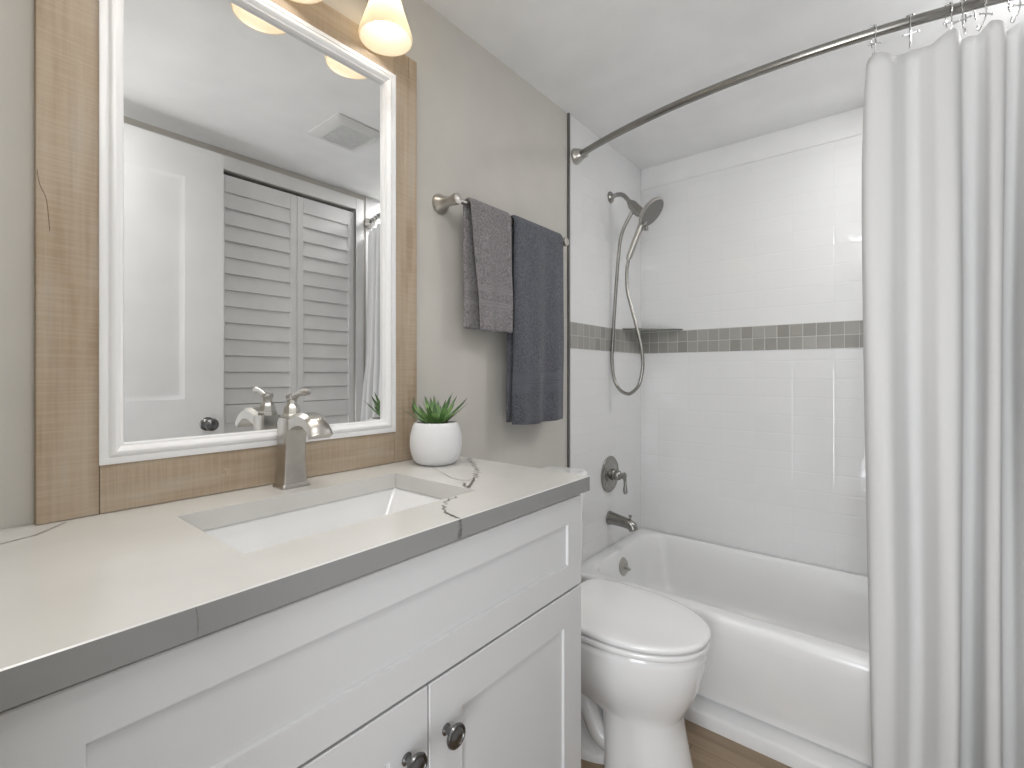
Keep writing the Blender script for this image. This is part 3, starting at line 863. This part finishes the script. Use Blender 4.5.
obj('basin', b, M['acrylic'], tub, sharp=50)
b = B()
ap = [(UY0+0.0012, UZ-0.058), (UY0+0.0035, UZ-0.085), (UY0+0.009, UZ-0.12), (UY0+0.046, 0.086), (UY0+0.048, 0.079), (UY0+0.070, 0.075), (UY0+0.070, 0.062), (UY0+0.014, 0.052), (UY0+0.005, 0.047), (UY0+0.001, 0.038), (UY0, 0.0), (UY0+0.09, 0.0), (UY0+0.09, UZ-0.058)]
loft(b, [[Vector((x, y, z)) for y, z in ap] for x in (UX0, UX1)])
obj('apron', b, M['acrylic'], tub, sharp=50)
ov = []
b = B()
q = Vector((1, 0, 0.18)).normalized()
lathe(b, [(0.043, 0), (0.043, 0.003), (0.038, 0.0075), (0.020, 0.010), (0.012, 0.010), (0.012, 0.016), (0.001, 0.017)], (UX0+0.0705, 2.112, 0.322), q, 28)
ovp = obj('overflow_plate', b, M['nickel'], tub); ovp['label'] = 'round nickel overflow plate'
b = B(); tube(b, [(UX0+0.082, 2.112, 0.324), (UX0+0.108, 2.112, 0.315)], [0.005, 0.007], 10); obj('trip_lever', b, M['nickel'], ovp)

# ------------------------------------------------------------------ shower fittings on the end wall
SYY = 2.118
TW = 0.0073
sh = thing('hand_shower', 'brushed nickel shower head and hose on the tiled end wall', 'shower head', (TW, SYY, 2.11))
b = B(); lathe(b, [(0.028, 0), (0.028, 0.004), (0.024, 0.009), (0.013, 0.013), (0.012, 0.016)], (TW, SYY, 2.112), (1, 0, 0), 28); obj('wall_flange', b, M['nickel_dark'], sh)
b = B(); tube(b, spline([(TW+0.01, SYY, 2.112), (0.045, SYY, 2.116), (0.075, SYY, 2.108), (0.098, SYY, 2.082), (0.112, SYY, 2.062)], 6), 0.0105, 14); obj('arm', b, M['nickel_dark'], sh)
b = B(); tube(b, [(0.108, SYY, 2.068), (0.116, SYY, 2.058), (0.124, SYY, 2.048), (0.160, SYY, 2.006), (0.178, SYY, 1.992)], [0.012, 0.019, 0.0225, 0.0235, 0.017], 18); obj('diverter', b, M['nickel_dark'], sh)
hd = Vector((0.747, 0, -0.664)).normalized()
hc = Vector((0.215, SYY, 1.998))
b = B()
lathe(b, [(0.012, -0.030), (0.024, -0.024), (0.050, -0.014), (0.068, -0.006), (0.073, 0.002), (0.073, 0.008), (0.069, 0.011)], hc, hd, 36)
hdo = obj('head', b, M['nickel'], sh)
b = B(); lathe(b, [(0.0665, 0.0112), (0.066, 0.0125), (0.001, 0.0135)], hc, hd, 36); obj('spray_face', b, M['nozzle'], hdo)['label'] = 'dark grey nozzle face'
b = B()
tube(b, spline([(0.232, SYY, 2.028), (0.205, SYY, 1.998), (0.178, SYY, 1.960), (0.152, SYY, 1.905), (0.125, SYY, 1.845), (0.108, SYY, 1.806), (0.103, SYY, 1.790)], 5), [0.008, 0.017, 0.017, 0.0155, 0.0145, 0.014, 0.010], 16)
obj('wand', b, M['nickel'], sh)
b = B(); box(b, 0.182, 0.200, SYY-0.010, SYY+0.010, 1.915, 1.938, 0.004); obj('spray_selector', b, M['nickel_dark'], hdo)
b = B()
hose = spline([(0.104, SYY, 1.795), (0.0955, SYY, 1.735), (0.0985, SYY, 1.645), (0.124, SYY, 1.545), (0.150, SYY, 1.450), (0.172, SYY-0.003, 1.355), (0.178, SYY-0.006, 1.278), (0.162, SYY-0.008, 1.200), (0.128, SYY-0.008, 1.160), (0.098, SYY-0.008, 1.152),
               (0.060, SYY-0.006, 1.172), (0.030, SYY-0.004, 1.225), (0.019, SYY-0.003, 1.310), (0.022, SYY, 1.420), (0.034, SYY, 1.600), (0.050, SYY, 1.800), (0.066, SYY, 1.910), (0.095, SYY, 1.975), (0.128, SYY, 2.020)], 10)
tube(b, hose, 0.0082, 12)
obj('hose', b, M['nickel_dark'], sh)

va = thing('shower_valve', 'round nickel valve plate with lever handle above the tub spout', 'shower valve', (TW, 2.11, 0.757))
b = B(); lathe(b, [(0.088, 0), (0.088, 0.004), (0.083, 0.009), (0.070, 0.012), (0.066, 0.010), (0.058, 0.011), (0.046, 0.016), (0.030, 0.018), (0.028, 0.018)], (TW, 2.11, 0.757), (1, 0, 0), 44)
obj('escutcheon', b, M['nickel_dark'], va)
b = B(); lathe(b, [(0.028, 0.0175), (0.028, 0.030), (0.024, 0.034), (0.026, 0.044), (0.022, 0.056), (0.015, 0.062), (0.014, 0.072), (0.018, 0.076), (0.018, 0.082), (0.010, 0.088), (0.001, 0.090)], (TW, 2.11, 0.757), (1, 0, 0), 28)
hub = obj('handle', b, M['nickel_dark'], va)
b = B(); tube(b, spline([(TW+0.074, 2.11, 0.770), (TW+0.080, 2.11, 0.752), (TW+0.083, 2.11, 0.728), (TW+0.084, 2.11, 0.700), (TW+0.084, 2.11, 0.680), (TW+0.084, 2.11, 0.672)], 4), [0.009, 0.011, 0.007, 0.0075, 0.0105, 0.0105, 0.006], 14); obj('lever', b, M['nickel_dark'], hub)

su = thing('tub_spout', 'dark nickel tub spout with pull-up diverter below the round valve', 'tub spout', (TW, 2.105, 0.545))
b = B(); tube(b, [(TW, 2.105, 0.545), (TW+0.006, 2.105, 0.545), (TW+0.012, 2.105, 0.545), (TW+0.07, 2.105, 0.540), (TW+0.105, 2.105, 0.535), (TW+0.122, 2.105, 0.526), (TW+0.130, 2.105, 0.508)], [0.033, 0.034, 0.031, 0.026, 0.024, 0.024, 0.021], 24)
obj('spout_body', b, M['nickel_dark'], su)
b = B(); lathe(b, [(0.004, 0), (0.004, 0.014), (0.008, 0.016), (0.008, 0.022), (0.001, 0.023)], (TW+0.112, 2.105, 0.555), (0, 0, 1), 14); obj('diverter_knob', b, M['nickel_dark'], su)

# corner shelf just above the mosaic
b = B()
leg = 0.225
n = 14
def shelf_ring(z, g):
    pts = [Vector((TW+0.003+g, BW-0.003-g, z)), ]
    a = Vector((TW+0.003+g, BW-0.003-leg+g, z)); c = Vector((TW+0.003+leg-g, BW-0.003-g, z))
    for k in range(n+1):
        t = k/n
        p = a.lerp(c, t); o_ = Vector((1, -1, 0)).normalized()*0.018*math.sin(PI*t)
        pts.append(p+o_)
    return pts
loft(b, [shelf_ring(1.4722, 0.001), shelf_ring(1.4732, 0), shelf_ring(1.4792, 0), shelf_ring(1.4802, 0.001)])
cs = thing('corner_shelf', 'thin glass corner shelf just above the mosaic band', 'shelf', (0.05, 2.42, 1.4722))
obj('shelf_plate', b, M['glass'], cs)
b = B(); tube(b, spline([(p.x+0.0015, p.y-0.0015, 1.476) for p in shelf_ring(1.476, 0)[1:]], 2), 0.0035, 8); obj('shelf_rail', b, M['nickel_dark'], cs)['label'] = 'metal front edge'

# ------------------------------------------------------------------ curtain rod, hooks, curtain
def rod_y(x):
    q = (x-0.80)/0.80
    return 1.800-0.150*(1-q*q)
RZ = 2.196
rod = thing('curtain_rod', 'curved brushed nickel shower curtain rod under the ceiling', 'curtain rod', (0.765, 1.665, RZ))
xs = [0.045+(1.485-0.045)*k/40 for k in range(41)]
b = B(); tube(b, [(x, rod_y(x), RZ) for x in xs], 0.0135, 18); obj('rod', b, M['nickel_dark'], rod)
for x0, sgn in ((TW+0.0002, 1), (RW-0.0075, -1)):
    d = Vector((sgn, -0.33*1, 0)).normalized() if sgn > 0 else Vector((-1, -0.33, 0)).normalized()
    b = B()
    lathe(b, [(0.034, 0), (0.034, 0.008), (0.030, 0.012), (0.029, 0.020), (0.022, 0.034), (0.018, 0.042), (0.0165, 0.056)], (x0, rod_y(0.02 if sgn > 0 else 1.51), RZ), (sgn, 0, 0), 28)
    obj('flange', b, M['nickel'], rod)

CTOPZ = 2.128
hook_x = [1.052, 1.130, 1.208, 1.238, 1.268, 1.330, 1.375, 1.42, 1.46]
# fold line of the cloth: (x, offset towards the room) control points, repeated folds
fold = [(1.026, 0.010), (1.036, -0.018), (1.058, -0.030), (1.082, -0.028), (1.100, -0.004), (1.118, 0.022), (1.140, 0.020), (1.158, -0.012), (1.176, -0.042), (1.202, -0.050), (1.216, -0.034), (1.220, 0.004), (1.226, 0.030),
        (1.248, 0.030), (1.262, 0.002), (1.272, -0.036), (1.292, -0.042), (1.300, -0.010), (1.306, 0.026), (1.326, 0.026), (1.338, -0.008), (1.352, -0.040), (1.374, -0.040), (1.384, -0.004), (1.392, 0.028), (1.410, 0.022), (1.422, -0.018), (1.440, -0.036),
        (1.452, 0.0), (1.462, 0.028), (1.474, 0.018), (1.484, -0.020), (1.500, -0.01)]
base = spline([(x, y, 0) for x, y in fold], 7)
b = B()
rows = []
NZ = 60
ZB = 0.045
rnd = random.Random(2)
for k in range(NZ+1):
    f = k/NZ                                   # 0 at the top hem
    z = CTOPZ-(CTOPZ-ZB)*f
    row = []
    for i, p in enumerate(base):
        u = i/(len(base)-1)
        amp = 0.72+0.45*min(1, f*2.2)
        off = p.y*amp + 0.006*math.sin(u*23+f*5.0)*f + 0.004*math.sin(u*41-f*9)*min(1, f*3)
        drift = -0.004*math.sin(f*4.2+u*9) + 0.026*f*max(0, u-0.2)*-1.0
        if u < 0.08: drift += (0.08-u)/0.08*(-0.012*math.sin(min(1, f*5)*PI/2)*(1-f) + 0.012*f)
        x = p.x+drift+0.010
        lean = max(0.0, min(1.0, (1.35-z)/0.9))            # the cloth hangs outside the tub rim
        y = rod_y(p.x)+off
        y = y*(1-lean) + (1.655 + (off-0.010)*0.9)*lean
        y = min(y, 1.712 + 0.2*max(0.0, z-0.42))
        zz = z
        if f < 0.06:                           # the hem sags between the hooks
            near = min(abs(p.x-h) for h in hook_x)
            zz -= 0.020*min(1, near/0.035)**1.5*(1-f/0.06)
        row.append(b.verts.new((x, y, zz)))
    rows.append(row)
for r0, r1 in zip(rows[:-1], rows[1:]):
    for i in range(len(r0)-1): b.faces.new((r0[i], r0[i+1], r1[i+1], r1[i]))
cu = obj('shower_curtain', b, M['curtain'], None, (1.26, 1.68, ZB), sharp=180)
so = cu.modifiers.new('thickness', 'SOLIDIFY'); so.thickness = 0.0016; so.offset = 0
tag(cu, 'white waffle-weave shower curtain gathered at the right of the rod', 'shower curtain')

# double hooks over the rod
b = B()
hr = 0.0185
ring = [(0.0, hr*math.sin(a), hr*math.cos(a)) for a in [R(-140+280*k/20) for k in range(21)]]
tube(b, spline([(0.0, -0.006, -0.062), (0.0, -0.012, -0.052), (0.0, -0.016, -0.034), (0.0, ring[0][1], ring[0][2])], 4)[:-1] + [Vector(p) for p in ring] + spline([(0.0, ring[-1][1], ring[-1][2]), (0.0, 0.014, -0.024), (0.0, 0.010, -0.036)], 3)[1:], 0.0018, 8)
tube(b, spline([(0.0, -0.006, -0.062), (0, 0.002, -0.069), (0, 0.008, -0.062), (0.0, 0.006, -0.052)], 4), 0.0018, 8)
tube(b, [(-0.015, -0.0155, -0.040), (0.015, -0.0155, -0.040)], 0.0018, 8)
for s in (-1, 0, 1): uv_sphere(b, (s*0.006, 0, hr), 0.0032, 8)
for s in (-1, 1): uv_sphere(b, (s*0.0155, -0.0155, -0.040), 0.0030, 8)
hk0 = obj('curtain_hook', b, M['chrome'], None, (0, 0, 0))
WHICH = ['first metal curtain hook on the rod, at the free left edge of the curtain', 'second metal curtain hook from the free left edge of the curtain', 'third metal curtain hook from the free left edge of the curtain',
         'fourth metal curtain hook from the left, first of the close trio', 'fifth metal curtain hook from the left, middle of the close trio', 'sixth metal curtain hook from the left, near the photo\'s right edge',
         'seventh metal curtain hook from the free left edge', 'eighth metal curtain hook from the free left edge', 'last metal curtain hook, nearest the right wall']
for i, x in enumerate(hook_x):
    h = hk0 if i == 0 else hk0.copy()
    if i: COL.objects.link(h)
    h.location = (x, rod_y(x), RZ)
    tw = [0.25, -0.1, 0.15, -0.5, 0.5, 0.35, 0, 0.2, -0.2][i]
    h.rotation_euler = (0, 0, tw + math.atan(2*0.150*(x-0.80)/0.80**2))
    tag(h, WHICH[i], 'curtain hook', 'metal hooks holding the shower curtain')
